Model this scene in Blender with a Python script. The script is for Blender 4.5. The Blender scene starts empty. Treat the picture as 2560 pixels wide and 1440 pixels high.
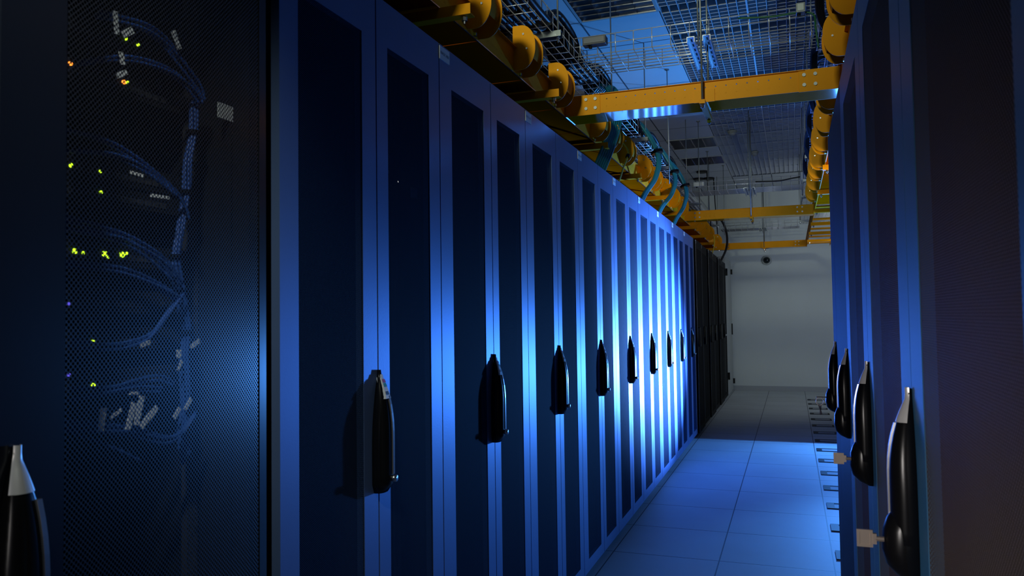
import bpy, math, random
from mathutils import Vector, Matrix
random.seed(7)
S = bpy.context.scene
COL = S.collection
PI = math.pi

# ------------------------------------------------------------------ camera
F_PX, YAW, PITCH, ROLL, CAM_H = 1913.07, -0.34973, 0.03899, -0.01398, 1.378
def make_camera():
    F = Vector((math.sin(YAW)*math.cos(PITCH), math.cos(YAW)*math.cos(PITCH), math.sin(PITCH)))
    R = Vector((math.cos(YAW), -math.sin(YAW), 0)); U = R.cross(F)
    c, s = math.cos(ROLL), math.sin(ROLL)
    R2 = c*R + s*U; U2 = -s*R + c*U
    cd = bpy.data.cameras.new('camera'); co = bpy.data.objects.new('camera', cd); COL.objects.link(co)
    m = Matrix((R2, U2, -F)).transposed().to_4x4(); m.translation = Vector((0, 0, CAM_H))
    co.matrix_world = m
    cd.sensor_width = 36; cd.lens = F_PX/2560*36; cd.clip_start = 0.02; cd.clip_end = 60
    cd.dof.use_dof = True; cd.dof.focus_distance = 4.0; cd.dof.aperture_fstop = 9.0
    S.camera = co
make_camera()

# ------------------------------------------------------------------ view, world, lights
S.view_settings.view_transform = 'Standard'; S.view_settings.look = 'None'
S.view_settings.gamma = 1.0; S.view_settings.use_curve_mapping = False
S.view_settings.exposure = 0.0
W = bpy.data.worlds.new('world'); S.world = W; W.use_nodes = True
W.node_tree.nodes['Background'].inputs[0].default_value = (0.02, 0.03, 0.05, 1)
W.node_tree.nodes['Background'].inputs[1].default_value = 0.0

def lamp(name, kind, loc, energy, color, target=None, **kw):
    d = bpy.data.lights.new(name, kind); o = bpy.data.objects.new(name, d); COL.objects.link(o)
    o.location = loc; d.energy = energy; d.color = color
    for k, v in kw.items(): setattr(d, k, v)
    if target is not None:
        o.rotation_euler = (Vector(target)-Vector(loc)).to_track_quat('-Z', 'Y').to_euler()
    return o
BLUE = (0.07, 0.31, 1.0)
# blue flood lamp standing in the cross aisle behind the right-hand row, shining back along the aisle
LP = (0.66, 8.79, 0.72)
lamp('blue_flood_spill', 'SPOT', (0.66, 8.8, 0.95), 88, BLUE, (0.66, 0, 0.95), spot_size=PI*0.9999, spot_blend=0.0, shadow_soft_size=0.05)
lamp('blue_flood_beam', 'AREA', (0.66, 8.78, 0.92), 20, BLUE, (-0.3, 3.6, 1.0), shape='RECTANGLE', size=0.3, size_y=0.4, spread=math.radians(165))
lamp('blue_flood_side', 'SPOT', LP, 8000, (0.10, 0.31, 1.0), (-1.03, 7.0, 1.12), spot_size=math.radians(50), spot_blend=1.0, shadow_soft_size=0.06)
lamp('blue_flood_up', 'SPOT', (0.66, 8.79, 0.95), 430, (0.05, 0.33, 1.0), (-0.9, 5.6, 3.6), spot_size=math.radians(72), spot_blend=1.0, shadow_soft_size=0.06)
lamp('blue_flood_core', 'SPOT', LP, 720, BLUE, (-0.4, 2.5, 0.58), spot_size=math.radians(31), spot_blend=1.0, shadow_soft_size=0.06)
# dim neutral room light at far end and behind the camera, plus added fills
lamp('far_room_light', 'AREA', (1.4, 11.4, 2.49), 13.5, (0.80, 0.92, 1.0), (-0.3, 14.4, 1.3), shape='SQUARE', size=1.2, spread=math.radians(170))
lamp('mid_fill_light', 'AREA', (1.2, 8.9, 1.4), 5, (0.78, 0.90, 1.0), (-0.4, 11.2, 3.5), shape='SQUARE', size=0.8, spread=math.radians(150))  # added unseen fill, aimed up to lift the far ceiling
lamp('gap_fill_light', 'AREA', (0.85, 4.9, 1.9), 2.6, (1.0, 0.90, 0.75), (-1.1, 7.4, 2.62), shape='SQUARE', size=0.4, spread=math.radians(58))  # added fill that warms the left trough, no fitting there
lamp('rear_room_light', 'AREA', (-0.9, -1.2, 3.25), 4.3, (0.96, 1.08, 0.86), (-0.55, 6.0, 2.85), shape='RECTANGLE', size=0.4, size_y=0.3, spread=math.radians(32))
lamp('rear_side_fill', 'AREA', (-0.85, -0.6, 1.2), 2.0, (1.0, 0.94, 0.90), (0.25, 1.9, 0.75), shape='SQUARE', size=0.4, spread=math.radians(52))  # added fill to grey the near right racks
lamp('rear_low_fill', 'AREA', (-0.15, -0.35, 3.1), 1.3, (0.92, 1.0, 0.90), (-1.12, 1.05, 1.5), shape='SQUARE', size=0.15, spread=math.radians(30))  # added fill for the cables inside the near rack

# ------------------------------------------------------------------ materials
def mat(name, col, rough=0.5, metal=0.0, spec=0.5, coat=0.0):
    m = bpy.data.materials.new(name); m.use_nodes = True
    b = m.node_tree.nodes['Principled BSDF']
    b.inputs['Base Color'].default_value = (*col, 1); b.inputs['Roughness'].default_value = rough
    b.inputs['Metallic'].default_value = metal; b.inputs['Specular IOR Level'].default_value = spec
    if coat: b.inputs['Coat Weight'].default_value = coat; b.inputs['Coat Roughness'].default_value = 0.12
    return m
def N(m): return m.node_tree.nodes, m.node_tree.links
def mth(m, op, a, b=None, c=None):
    n, l = N(m); x = n.new('ShaderNodeMath'); x.operation = op
    for i, v in enumerate((a, b, c)):
        if v is None: continue
        if isinstance(v, (int, float)): x.inputs[i].default_value = v
        else: l.new(v, x.inputs[i])
    return x.outputs[0]
def pos(m):
    n, l = N(m); g = n.new('ShaderNodeNewGeometry'); s = n.new('ShaderNodeSeparateXYZ'); l.new(g.outputs['Position'], s.inputs[0]); return s.outputs, g
def noisy(m, col, amount=0.15, scale=6.0, rough=None, bump=0.0, bscale=200):
    """slight unevenness of paint or tile"""
    n, l = N(m); b = n['Principled BSDF']
    tc = n.new('ShaderNodeTexCoord'); t = n.new('ShaderNodeTexNoise'); t.inputs['Scale'].default_value = scale; t.inputs['Detail'].default_value = 5
    l.new(tc.outputs['Object'], t.inputs['Vector'])
    r = n.new('ShaderNodeValToRGB'); r.color_ramp.elements[0].position = .3; r.color_ramp.elements[1].position = .7
    r.color_ramp.elements[0].color = (*[c*(1-amount) for c in col], 1); r.color_ramp.elements[1].color = (*[min(1, c*(1+amount)) for c in col], 1)
    l.new(t.outputs['Fac'], r.inputs[0]); l.new(r.outputs[0], b.inputs['Base Color'])
    if bump:
        t2 = n.new('ShaderNodeTexNoise'); t2.inputs['Scale'].default_value = bscale; l.new(tc.outputs['Object'], t2.inputs['Vector'])
        bp = n.new('ShaderNodeBump'); bp.inputs['Strength'].default_value = bump; bp.inputs['Distance'].default_value = .002
        l.new(t2.outputs['Fac'], bp.inputs['Height']); l.new(bp.outputs[0], b.inputs['Normal'])
    return m
def perforated(name, col, rough, metal, pitch, r, axes='yz', spec=.5):
    """sheet metal with staggered round holes"""
    m = mat(name, col, rough, metal, spec); n, l = N(m); p, g = pos(m)
    a, b = (p['Y'] if axes[0] == 'y' else p['X']), (p['Z'] if axes[1] == 'z' else p['Y'])
    u = mth(m, 'MULTIPLY', mth(m, 'ADD', a, b), 1/pitch); v = mth(m, 'MULTIPLY', mth(m, 'SUBTRACT', a, b), 1/pitch)
    du = mth(m, 'SUBTRACT', mth(m, 'FRACT', u), .5); dv = mth(m, 'SUBTRACT', mth(m, 'FRACT', v), .5)
    d = mth(m, 'ADD', mth(m, 'MULTIPLY', du, du), mth(m, 'MULTIPLY', dv, dv))
    hole = mth(m, 'LESS_THAN', d, r*r)
    out = n['Material Output']; mx = n.new('ShaderNodeMixShader'); tr = n.new('ShaderNodeBsdfTransparent')
    l.new(hole, mx.inputs[0]); l.new(n['Principled BSDF'].outputs[0], mx.inputs[1]); l.new(tr.outputs[0], mx.inputs[2]); l.new(mx.outputs[0], out.inputs[0])
    return m
def grooved(name, col, x0, y0, pitch, w, dark, rough, amount=.06, spec=.5, scale=2.5):
    """square tiles laid on a lattice with thin joints"""
    m = mat(name, col, rough, 0, spec); noisy(m, col, amount, scale)
    n, l = N(m); p, g = pos(m); b = n['Principled BSDF']
    def d(c, o):
        f = mth(m, 'FRACT', mth(m, 'MULTIPLY', mth(m, 'SUBTRACT', c, o), 1/pitch))
        return mth(m, 'MULTIPLY', mth(m, 'MINIMUM', f, mth(m, 'SUBTRACT', 1.0, f)), pitch)
    e = mth(m, 'MINIMUM', d(p['X'], x0), d(p['Y'], y0))
    f = mth(m, 'LESS_THAN', e, w)
    src = b.inputs['Base Color'].links[0].from_socket
    mx = n.new('ShaderNodeMix'); mx.data_type = 'RGBA'; l.new(f, mx.inputs['Factor']); l.new(src, mx.inputs[6]); mx.inputs[7].default_value = (*dark, 1)
    l.new(mx.outputs[2], b.inputs['Base Color'])
    return m
M = {}
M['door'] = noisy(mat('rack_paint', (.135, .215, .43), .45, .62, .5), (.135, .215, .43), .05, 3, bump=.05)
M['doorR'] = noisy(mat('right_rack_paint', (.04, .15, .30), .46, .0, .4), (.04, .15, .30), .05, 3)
M['side'] = mat('rack_side', (.014, .015, .018), .6, 0, .2)
M['blackrack'] = mat('black_rack', (.008, .008, .010), .6, 0, .08)
M['blackmesh'] = perforated('black_mesh', (.010, .010, .012), .6, 0, .0062, .33, spec=.06)
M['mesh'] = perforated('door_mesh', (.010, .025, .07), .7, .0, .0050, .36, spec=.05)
M['doorN'] = mat('near_rack_paint', (.008, .010, .016), .22, 0, .6)
M['meshN'] = perforated('near_door_mesh', (.015, .016, .02), .26, 0, .0085, .40, spec=.8)
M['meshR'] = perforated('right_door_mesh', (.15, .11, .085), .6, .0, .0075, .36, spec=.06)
M['inside'] = mat('rack_inside', (.004, .004, .005), .8)
M['rail'] = mat('rack_rail', (.10, .10, .11), .5, .5)
M['handle'] = mat('black_plastic', (.006, .006, .007), .25, 0, .28)
M['edge'] = mat('handle_highlight', (.30, .30, .32), .25, .6)  # lighter colour standing in for the highlight along the grip
M['silver'] = mat('silver_cap', (.80, .78, .75), .30, .35)
M['steel'] = mat('steel', (.62, .62, .64), .28, 1.0)
M['zinc'] = mat('zinc', (.27, .29, .29), .45, .7)
M['louvre'] = mat('louvre_metal', (.46, .47, .50), .19, 1.0)
M['bright_zinc'] = mat('bright_zinc', (.62, .66, .70), .4, .3)
M['detector'] = mat('detector_plastic', (.26, .27, .27), .5)
M['wire'] = mat('wire', (.80, .80, .82), .32, .65)
M['yellow'] = noisy(mat('yellow_paint', (.80, .31, .0), .5, 0, .11), (.80, .31, .0), .04, 4)
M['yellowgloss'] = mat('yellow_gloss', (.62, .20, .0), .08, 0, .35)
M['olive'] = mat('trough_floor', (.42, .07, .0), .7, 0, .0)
M['white'] = mat('white_paint', (.46, .48, .47), .5)
M['paper'] = mat('paper', (.88, .90, .92), .6)
M['ink'] = mat('ink', (.05, .05, .07), .6)
M['pink'] = mat('pink_ink', (.60, .12, .30), .5)
M['green'] = mat('green_ink', (.05, .40, .32), .5)
M['blackcable'] = mat('black_cable', (.006, .006, .008), .42, 0, .3)
M['greencable'] = mat('green_cable', (.02, .20, .24), .35)
M['bluecable'] = mat('blue_cable', (.03, .10, .42), .45)
M['yellowcable'] = mat('yellow_cable', (.75, .50, .02), .5)
M['wall'] = noisy(mat('wall_paint', (.62, .66, .68), .75), (.62, .66, .68), .03, 1.2, bump=.1)
M['darkwall'] = mat('dark_wall', (.22, .23, .25), .85)
M['skirt'] = mat('skirting', (.36, .38, .42), .6)
XT, YT, TP = -0.4185, 4.4738, 0.6
M['floor'] = grooved('floor_tiles', (.50, .53, .55), XT, YT, TP, .0035, (.08, .09, .11), .62, .05, .3)
HC, CX, CY = 3.60, -0.845, 5.546
M['ceil'] = grooved('ceiling_tiles', (.66, .70, .72), CX, CY, TP, .007, (.10, .12, .14), .8, .03, .2)
M['crate'] = mat('ceiling_crate', (.56, .59, .62), .6)
M['plenum'] = mat('plenum', (.02, .02, .022), .9)
M['vent'] = mat('grommet_frame', (.04, .045, .05), .65, 0, .15)
M['brush'] = mat('grommet_cover', (.36, .38, .41), .65, 0, .2)
M['dome'] = mat('dome_glass', (.01, .015, .018), .08)
M['key'] = mat('key_metal', (.75, .62, .52), .3, .8)
def emit(name, col, s):
    m = bpy.data.materials.new(name); m.use_nodes = True; n, l = N(m)
    e = n.new('ShaderNodeEmission'); e.inputs[0].default_value = (*col, 1); e.inputs[1].default_value = s
    l.new(e.outputs[0], n['Material Output'].inputs[0]); return m
M['led_green'] = emit('led_green', (.55, .95, .02), 2.2)
M['led_orange'] = emit('led_orange', (1.0, .28, .03), 2.5)
M['led_blue'] = emit('led_blue', (.15, .12, 1.0), .8)
M['led_white'] = emit('led_white', (.9, .9, .8), 1.5)
def holes(m, y_axis):
    """two rows of punched holes along a trough wall"""
    n, l = N(m); p, g = pos(m)
    a = p['Y'] if y_axis else p['X']
    f = mth(m, 'ABSOLUTE', mth(m, 'SUBTRACT', mth(m, 'MULTIPLY', mth(m, 'FRACT', mth(m, 'MULTIPLY', a, 1/.05)), .05), .025))
    z1 = mth(m, 'ABSOLUTE', mth(m, 'SUBTRACT', p['Z'], 2.472)); z2 = mth(m, 'ABSOLUTE', mth(m, 'SUBTRACT', p['Z'], 2.512))
    h = mth(m, 'MULTIPLY', mth(m, 'LESS_THAN', f, .0028), mth(m, 'LESS_THAN', mth(m, 'MINIMUM', z1, z2), .0028))
    out = n['Material Output']; mx = n.new('ShaderNodeMixShader'); tr = n.new('ShaderNodeBsdfTransparent')
    l.new(h, mx.inputs[0]); l.new(n['Principled BSDF'].outputs[0], mx.inputs[1]); l.new(tr.outputs[0], mx.inputs[2]); l.new(mx.outputs[0], out.inputs[0])
    return m
M['yellowY'] = holes(noisy(mat('yellow_punched_y', (.80, .31, .0), .5, 0, .11), (.80, .31, .0), .04, 4), True)
M['yellowX'] = holes(noisy(mat('yellow_punched_x', (.80, .31, .0), .5, 0, .11), (.80, .31, .0), .04, 4), False)

# ------------------------------------------------------------------ mesh building
class MB:
    def __init__(s): s.v = []; s.f = []
    def add(s, v, f):
        o = len(s.v); s.v += [tuple(x) for x in v]; s.f += [tuple(i+o for i in q) for q in f]; return s
    def box(s, x0, x1, y0, y1, z0, z1):
        v = [(x, y, z) for x in (x0, x1) for y in (y0, y1) for z in (z0, z1)]
        return s.add(v, [(0, 1, 3, 2), (4, 6, 7, 5), (0, 4, 5, 1), (2, 3, 7, 6), (0, 2, 6, 4), (1, 5, 7, 3)])
    def prism(s, prof, axis, a, b):
        """closed profile swept along an axis: profile is (u,v) of the other two axes in order"""
        n = len(prof)
        def P(u, v, t): return (t, u, v) if axis == 'x' else (u, t, v) if axis == 'y' else (u, v, t)
        v = [P(u, w, a) for u, w in prof]+[P(u, w, b) for u, w in prof]
        return s.add(v, [tuple(range(n))[::-1], tuple(range(n, 2*n))]+[(i, (i+1) % n, n+(i+1) % n, n+i) for i in range(n)])
    def tube(s, pts, r, n=6, cap=True):
        pts = [Vector(p) for p in pts]; k = len(pts); rs = r if isinstance(r, (list, tuple)) else [r]*k
        up = None; rings = []
        for i, p in enumerate(pts):
            t = (pts[min(i+1, k-1)]-pts[max(i-1, 0)]).normalized()
            if up is None:
                up = Vector((0, 0, 1)) if abs(t.z) < .9 else Vector((1, 0, 0))
            a = t.cross(up).normalized(); b = a.cross(t).normalized(); up = b
            rings.append([p+rs[i]*(math.cos(2*PI*j/n)*a+math.sin(2*PI*j/n)*b) for j in range(n)])
        v = [q for R in rings for q in R]
        f = [(i*n+j, i*n+(j+1) % n, (i+1)*n+(j+1) % n, (i+1)*n+j) for i in range(k-1) for j in range(n)]
        if cap: f += [tuple(range(n))[::-1], tuple((k-1)*n+j for j in range(n))]
        return s.add(v, f)
    def cyl(s, c, r, h, axis='z', n=16, r2=None):
        c = Vector(c); d = {'x': Vector((1, 0, 0)), 'y': Vector((0, 1, 0)), 'z': Vector((0, 0, 1))}[axis]
        return s.tube([c, c+d*h], [r, r if r2 is None else r2], n)
    def loft(s, rings, cap=True):
        n = len(rings[0]); v = [q for R in rings for q in R]
        f = [(i*n+j, i*n+(j+1) % n, (i+1)*n+(j+1) % n, (i+1)*n+j) for i in range(len(rings)-1) for j in range(n)]
        if cap: f += [tuple(range(n))[::-1], tuple((len(rings)-1)*n+j for j in range(n))]
        return s.add(v, f)
    def build(s, name, m, parent=None, smooth=False, bevel=0, **tags):
        me = bpy.data.meshes.new(name); me.from_pydata(s.v, [], s.f); me.update()
        import bmesh
        bm = bmesh.new(); bm.from_mesh(me); bmesh.ops.recalc_face_normals(bm, faces=bm.faces); bm.to_mesh(me); bm.free()
        if smooth:
            for p in me.polygons: p.use_smooth = True
        me.materials.append(m)
        o = bpy.data.objects.new(name, me); COL.objects.link(o)
        if parent is not None: o.parent = parent; o.matrix_parent_inverse = Matrix.Identity(4); 
        if parent is not None:
            w = parent.location; q = parent
            tot = Vector((0, 0, 0))
            while q is not None: tot += q.location; q = q.parent
            me.transform(Matrix.Translation(-tot))
        if bevel:
            md = o.modifiers.new('bevel', 'BEVEL'); md.width = bevel; md.segments = 2; md.limit_method = 'ANGLE'
        for k, v in tags.items(): o[k] = v
        return o
def thing(name, loc, label, cat, group=None):
    o = bpy.data.objects.new(name, None); COL.objects.link(o); o.location = loc; o.empty_display_size = .1
    o['label'] = label; o['category'] = cat
    if group: o['group'] = group
    return o
def copy_tree(o, parent=None, delta=None):
    c = o.copy(); COL.objects.link(c)
    if parent is not None: c.parent = parent
    elif delta is not None: c.location = o.location+Vector(delta)
    for ch in o.children: copy_tree(ch, c)
    return c
def smoothpath(pts, k=6):
    pts = [Vector(p) for p in pts]; out = []
    P = [pts[0]]+pts+[pts[-1]]
    for i in range(1, len(P)-2):
        for j in range(k):
            t = j/k; a, b, c, d = P[i-1], P[i], P[i+1], P[i+2]
            out.append(.5*((2*b)+(c-a)*t+(2*a-5*b+4*c-d)*t*t+(3*b-a-3*c+d)*t**3))
    out.append(pts[-1]); return out
def text_mesh(txt, size, m, place, name, parent):
    """flat lettering; place maps (u,v) to a world point"""
    cu = bpy.data.curves.new(name, 'FONT'); cu.body = txt; cu.size = size; cu.align_x = 'CENTER'; cu.align_y = 'CENTER'
    to = bpy.data.objects.new(name, cu); COL.objects.link(to)
    bpy.context.view_layer.update()
    me = bpy.data.meshes.new_from_object(to.evaluated_get(bpy.context.evaluated_depsgraph_get()))
    v = [place(p.co.x, p.co.y) for p in me.vertices]; f = [tuple(p.vertices) for p in me.polygons]
    bpy.data.objects.remove(to); bpy.data.curves.remove(cu); bpy.data.meshes.remove(me)
    b = MB(); b.add(v, f); return b.build(name, m, parent)
ORD = ['nearest', 'second', 'third', 'fourth', 'fifth', 'sixth', 'seventh', 'eighth', 'ninth', 'tenth', 'eleventh', 'twelfth', 'thirteenth', 'fourteenth', 'fifteenth', 'sixteenth']

# ------------------------------------------------------------------ setting
XW0, XW1, YW0, YW1 = -3.2, 3.4, -1.6, 14.6
MB().box(XW0, XW1, YW0, YW1, -.1, 0).build('floor', M['floor'], kind='structure')
MB().box(XW0-.1, XW1+.1, YW1, YW1+.1, -.1, 4.1).build('wall_far', M['wall'], kind='structure')
MB().box(XW0-.1, XW1+.1, YW0-.1, YW0, -.1, 4.1).build('wall_near', M['darkwall'], kind='structure')
MB().box(XW0-.1, XW0, YW0, YW1, -.1, 4.1).build('wall_left', M['darkwall'], kind='structure')
MB().box(XW1, XW1+.1, YW0, YW1, -.1, 4.1).build('wall_right', M['darkwall'], kind='structure')
MB().box(XW0, XW1, YW1-.012, YW1, 0, .085).build('baseboard_far', M['skirt'], kind='structure')
GY1 = CY+12*TP
LIGHTS = [(CX-TP, CY-TP), (CX-TP, CY+7*TP), (CX-TP, CY+9*TP)]
c = MB()
ys = [YW0]
for lx, ly in LIGHTS: ys += [ly, ly+TP]
for i in range(0, len(ys)-1, 2): c.box(CX-TP, CX, ys[i], ys[i+1], HC, HC+.02)
c.box(CX-TP, CX, ys[-1], GY1, HC, HC+.02)
c.box(XW0, CX-TP, YW0, GY1, HC, HC+.02); c.box(XW0, XW1, GY1, YW1, HC, HC+.02); c.box(CX, XW1, YW0, CY-5*TP, HC, HC+.02)
ceiling = c.build('ceiling', M['ceil'], kind='structure')
MB().box(XW0, XW1, YW0, YW1, 4.05, 4.1).build('slab', M['plenum'], ceiling)
g = MB(); NC = 9; cell = TP/NC
x_end = XW1
k = 0
x = CX
while x < x_end:
    w = .012 if k % NC == 0 else .0045
    g.box(x-w/2, x+w/2, CY-5*TP, GY1, HC, HC+(.045 if k % NC else .03)); x += cell; k += 1
k = 0; y = CY-5*TP
while y < GY1:
    if k % NC: g.box(CX, x_end, y-.002, y+.002, HC+.003, HC+.045)
    y += cell; k += 1
g.build('ceiling_grid', M['crate'], ceiling)

# ------------------------------------------------------------------ ceiling lights (unlit louvre fittings)
def ceiling_light(x, y, label):
    t = thing('ceiling_light', (x+TP/2, y+TP/2, HC), label, 'ceiling light', 'unlit louvred ceiling lights')
    f = MB(); e = .022
    f.box(x+.004, x+TP-.004, y+.004, y+e, HC-.006, HC+.05); f.box(x+.004, x+TP-.004, y+TP-e, y+TP-.004, HC-.006, HC+.05)
    f.box(x+.004, x+e, y+e, y+TP-e, HC-.006, HC+.05); f.box(x+TP-e, x+TP-.004, y+e, y+TP-e, HC-.006, HC+.05)
    f.build('frame', M['white'], t)
    MB().box(x+e, x+TP-e, y+e, y+TP-e, HC+.07, HC+.085).build('housing', M['plenum'], t)
    for i in range(4):
        xx = x+e+(i+.5)*(TP-2*e)/4
        MB().cyl((xx, y+.04, HC+.058), .008, TP-.08, 'y', 10).build('tube', M['white'], t, smooth=True)
    lv = MB(); n = 6
    for i in range(n+1):
        yy = y+e+i*(TP-2*e)/n
        prof = [(yy-.014, HC+.045), (yy-.005, HC+.015), (yy, HC-.002), (yy+.005, HC+.015), (yy+.014, HC+.045)]
        lv.prism(prof, 'x', x+e, x+TP-e)
    for i in range(5):
        xx = x+e+i*(TP-2*e)/4
        prof = [(xx-.02, HC+.05), (xx-.007, HC+.018), (xx, HC-.003), (xx+.007, HC+.018), (xx+.02, HC+.05)]
        lv.prism(prof, 'y', y+e, y+TP-e)
    lv.build('louvre', M['louvre'], t)
for (lx, ly), lb in zip(LIGHTS, ['unlit silver louvred ceiling light lit blue, nearest the camera', 'unlit silver louvred ceiling light beyond the first yellow crossbeam, nearer of two', 'unlit silver louvred ceiling light farthest from the camera, beside the open grid']):
    ceiling_light(lx, ly, lb)

# ------------------------------------------------------------------ floor grommets
for k in range(15):
    yc = YT+.30+.6*k; x0 = .20
    t = thing('floor_grommet', (x0+.125, yc, 0), 'black framed cable grommet flush in the right floor tiles, %s from the camera' % ORD[k], 'floor grommet', 'cable grommets down the right floor tiles')
    f = MB(); a, b, c0, d = x0, x0+.25, yc-.085, yc+.085
    f.box(a, b, c0, c0+.022, 0, .006).box(a, b, d-.022, d, 0, .006).box(a, a+.05, c0+.022, d-.022, 0, .006).box(b-.022, b, c0+.022, d-.022, 0, .006)
    f.build('frame', M['vent'], t); MB().box(a+.05, b-.022, c0+.022, d-.022, 0, .003).build('brush_cover', M['brush'], t)

# ------------------------------------------------------------------ racks of the left row
XL = -1.029; YS = 1.7692; WS = .41777; H = 2.2524
def seam(n): return YS+WS*n+(.012 if n % 2 == 0 else -.012)
def leaf(parent, x, y0, y1, z0, z1, m0, m1, zm0, zm1, paint, mesh, sgn=1, th=.022):
    """one door: flat frame around a perforated window; sgn=1 faces +X"""
    xa, xb = (x-th, x) if sgn > 0 else (x, x+th)
    d = MB()
    d.box(xa, xb, y0, m0, z0, z1).box(xa, xb, m1, y1, z0, z1).box(xa, xb, m0, m1, z0, zm0).box(xa, xb, m0, m1, zm1, z1)
    o = d.build('door', paint, parent)
    xm = x-.0015*sgn
    MB().add([(xm, m0, zm0), (xm, m1, zm0), (xm, m1, zm1), (xm, m0, zm1)], [(0, 1, 2, 3)]).build('mesh_window', mesh, o)
    return o
def boat_handle(parent, x, y, z0, z1, sgn=1, big=False, sticker=None, key=None):
    """long pointed swing handle: protrudes from the door plane, pointed on top"""
    n = 15; rings = []; trim = []
    for i in range(n):
        t = i/(n-1); z = z0+(z1-z0)*t
        w = .034*(math.sin(PI*min(1, .18+.50*(1-t)**.7+.02)) if t > .35 else min(1, .78+t*.7))
        w = .034*max(.12, (1-max(0, (t-.30)/.70)**2.3))*(1 if t > .06 else .72)
        h = (.040 if big else .037)*max(.22, (1-max(0, (t-.45)/.55)**2.2))*(1 if t > .05 else .6)
        R = []
        for j in range(9):
            a = PI*j/8; R.append((x+sgn*h*math.sin(a)**.55, y+w*math.cos(a), z))
        R.append((x, y-w*.98, z)); R.append((x, y+w*.98, z))
        rings.append(R[:9])
        trim.append((x+sgn*(h+.001), y+sgn*0, z))
    o = MB().loft(rings).build('handle', M['handle'], parent, smooth=True)
    # pale strip painting the lit front edge onto the black grip
    st = MB(); rr = []
    for i in range(2, n-3):
        t = i/(n-1); z = z0+(z1-z0)*t
        h = (.040 if big else .037)*max(.22, (1-max(0, (t-.45)/.55)**2.2))
        rr.append([(x+sgn*(h-.003), y-.005+.012, z), (x+sgn*(h+.0022), y-.004+.012, z), (x+sgn*(h+.0022), y+.004+.012, z), (x+sgn*(h-.003), y+.005+.012, z)])
    st.loft(rr).build('lit_edge_strip', M['edge'], o)
    if sticker:
        q = []
        zt = z1-.012; zb = z1-.075
        def hx(z):
            t = (z-z0)/(z1-z0); return (.037)*max(.22, (1-max(0, (t-.45)/.55)**2.2))
        K = 6; V = []; FF = []
        for i in range(K+1):
            z = zt+(zb-zt)*i/K; hh = hx(z)+.002
            ww = .006+.012*i/K
            V += [(x+sgn*(hh-.012), y-ww, z), (x+sgn*hh, y-ww*.4, z), (x+sgn*hh, y+ww, z), (x+sgn*(hh-.012), y+ww*1.5, z)]
        for i in range(K):
            for j in range(3): FF.append((4*i+j, 4*i+j+1, 4*i+j+5, 4*i+j+4))
        so = MB().add(V, FF).build('sticker', M['paper'], o, label='small white sticker with pink and green print')
        for (i0, i1, mm) in ((1, 2, 'pink'), (2, 3, 'green'), (4, 5, 'ink')):
            za = zt+(zb-zt)*i0/K-.002; zb2 = zt+(zb-zt)*i1/K
            ha = hx(za)+.003; hb = hx(zb2)+.003
            MB().add([(x+sgn*ha, y-.004, za), (x+sgn*ha, y+.010, za), (x+sgn*hb, y+.012, zb2), (x+sgn*hb, y-.004, zb2)], [(0, 1, 2, 3)]).build('print', M[mm], so)
    # lock barrel low on the grip
    MB().cyl((x+sgn*.030, y+.010, z0+.035), .009, sgn*.017, 'x', 14).build('lock_barrel', M['steel'], o, smooth=True)
    return o
def silver_cap(o, x, y, z0, z1, sgn):
    V = []; FF = []; K = 6
    for i in range(K+1):
        z = z1+.002-.060*i/K; tt = (z-z0)/(z1-z0); hh = .040*max(.22, (1-max(0, (tt-.45)/.55)**2.2))+.0022; ww = .034*max(.12, (1-max(0, (tt-.30)/.70)**2.3))
        for j in range(7):
            a = PI*(.06+.88*j/6); V.append((x+sgn*hh*math.sin(a)**.55, y+(ww+.001)*math.cos(a), z))
    for i in range(K):
        for j in range(6): FF.append((7*i+j, 7*i+j+1, 7*i+j+8, 7*i+j+7))
    return MB().add(V, FF).build('silver_cap', M['silver'], o, smooth=True, label='silver tip of the handle')
GR_L = 'grey racks along the left side of the aisle'
for r in range(9):
    y0, y1 = seam(2*r-1), seam(2*r+1); ym = seam(2*r)
    if r == 0: y0 = 1.366
    t = thing('server_rack', (-1.5, (y0+y1)/2, 0), 'grey double-door mesh rack washed in blue light, %s from the camera on the left' % ORD[r], 'server rack', GR_L)
    xb = XL-.03; bx = -1.98
    f = MB(); e = .03
    f.box(bx, xb, y0+.002, y0+.02, .045, H-.01); f.box(bx, xb, y1-.02, y1-.002, .045, H-.01)
    f.box(bx, xb, y0+.02, y1-.02, H-.04, H-.01); f.box(bx, xb, y0+.02, y1-.02, .045, .07); f.box(bx, bx+.01, y0+.02, y1-.02, .07, H-.04)
    f.build('cabinet', M['side'], t)
    MB().box(bx+.02, XL-.12, y0+.05, y1-.05, .0, .05).build('plinth', M['side'], t)
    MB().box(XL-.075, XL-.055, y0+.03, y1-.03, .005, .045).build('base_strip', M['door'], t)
    MB().box(XL-.14, XL-.125, y0+.045, y0+.065, .1, H-.08).box(XL-.14, XL-.125, y1-.065, y1-.045, .1, H-.08).build('rail', M['rail'], t)
    g0 = .003
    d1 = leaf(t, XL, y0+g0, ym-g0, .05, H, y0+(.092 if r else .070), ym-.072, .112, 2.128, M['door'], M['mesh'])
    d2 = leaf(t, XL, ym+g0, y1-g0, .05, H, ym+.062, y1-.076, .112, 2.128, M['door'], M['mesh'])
    boat_handle(d1, XL, ym, .928, 1.246, 1, sticker=True)
    lb = MB().box(XL, XL+.0025, y0+.002, y0+.075, H-.048, H-.006).build('label_plate', M['paper'], t, label='small white name label')
    text_mesh('RACK A%02d' % (5+r), .0135, M['ink'], lambda u, v, yy=y0+.0385: (XL+.003, yy+u, H-.027+v), 'lettering', lb)

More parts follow.
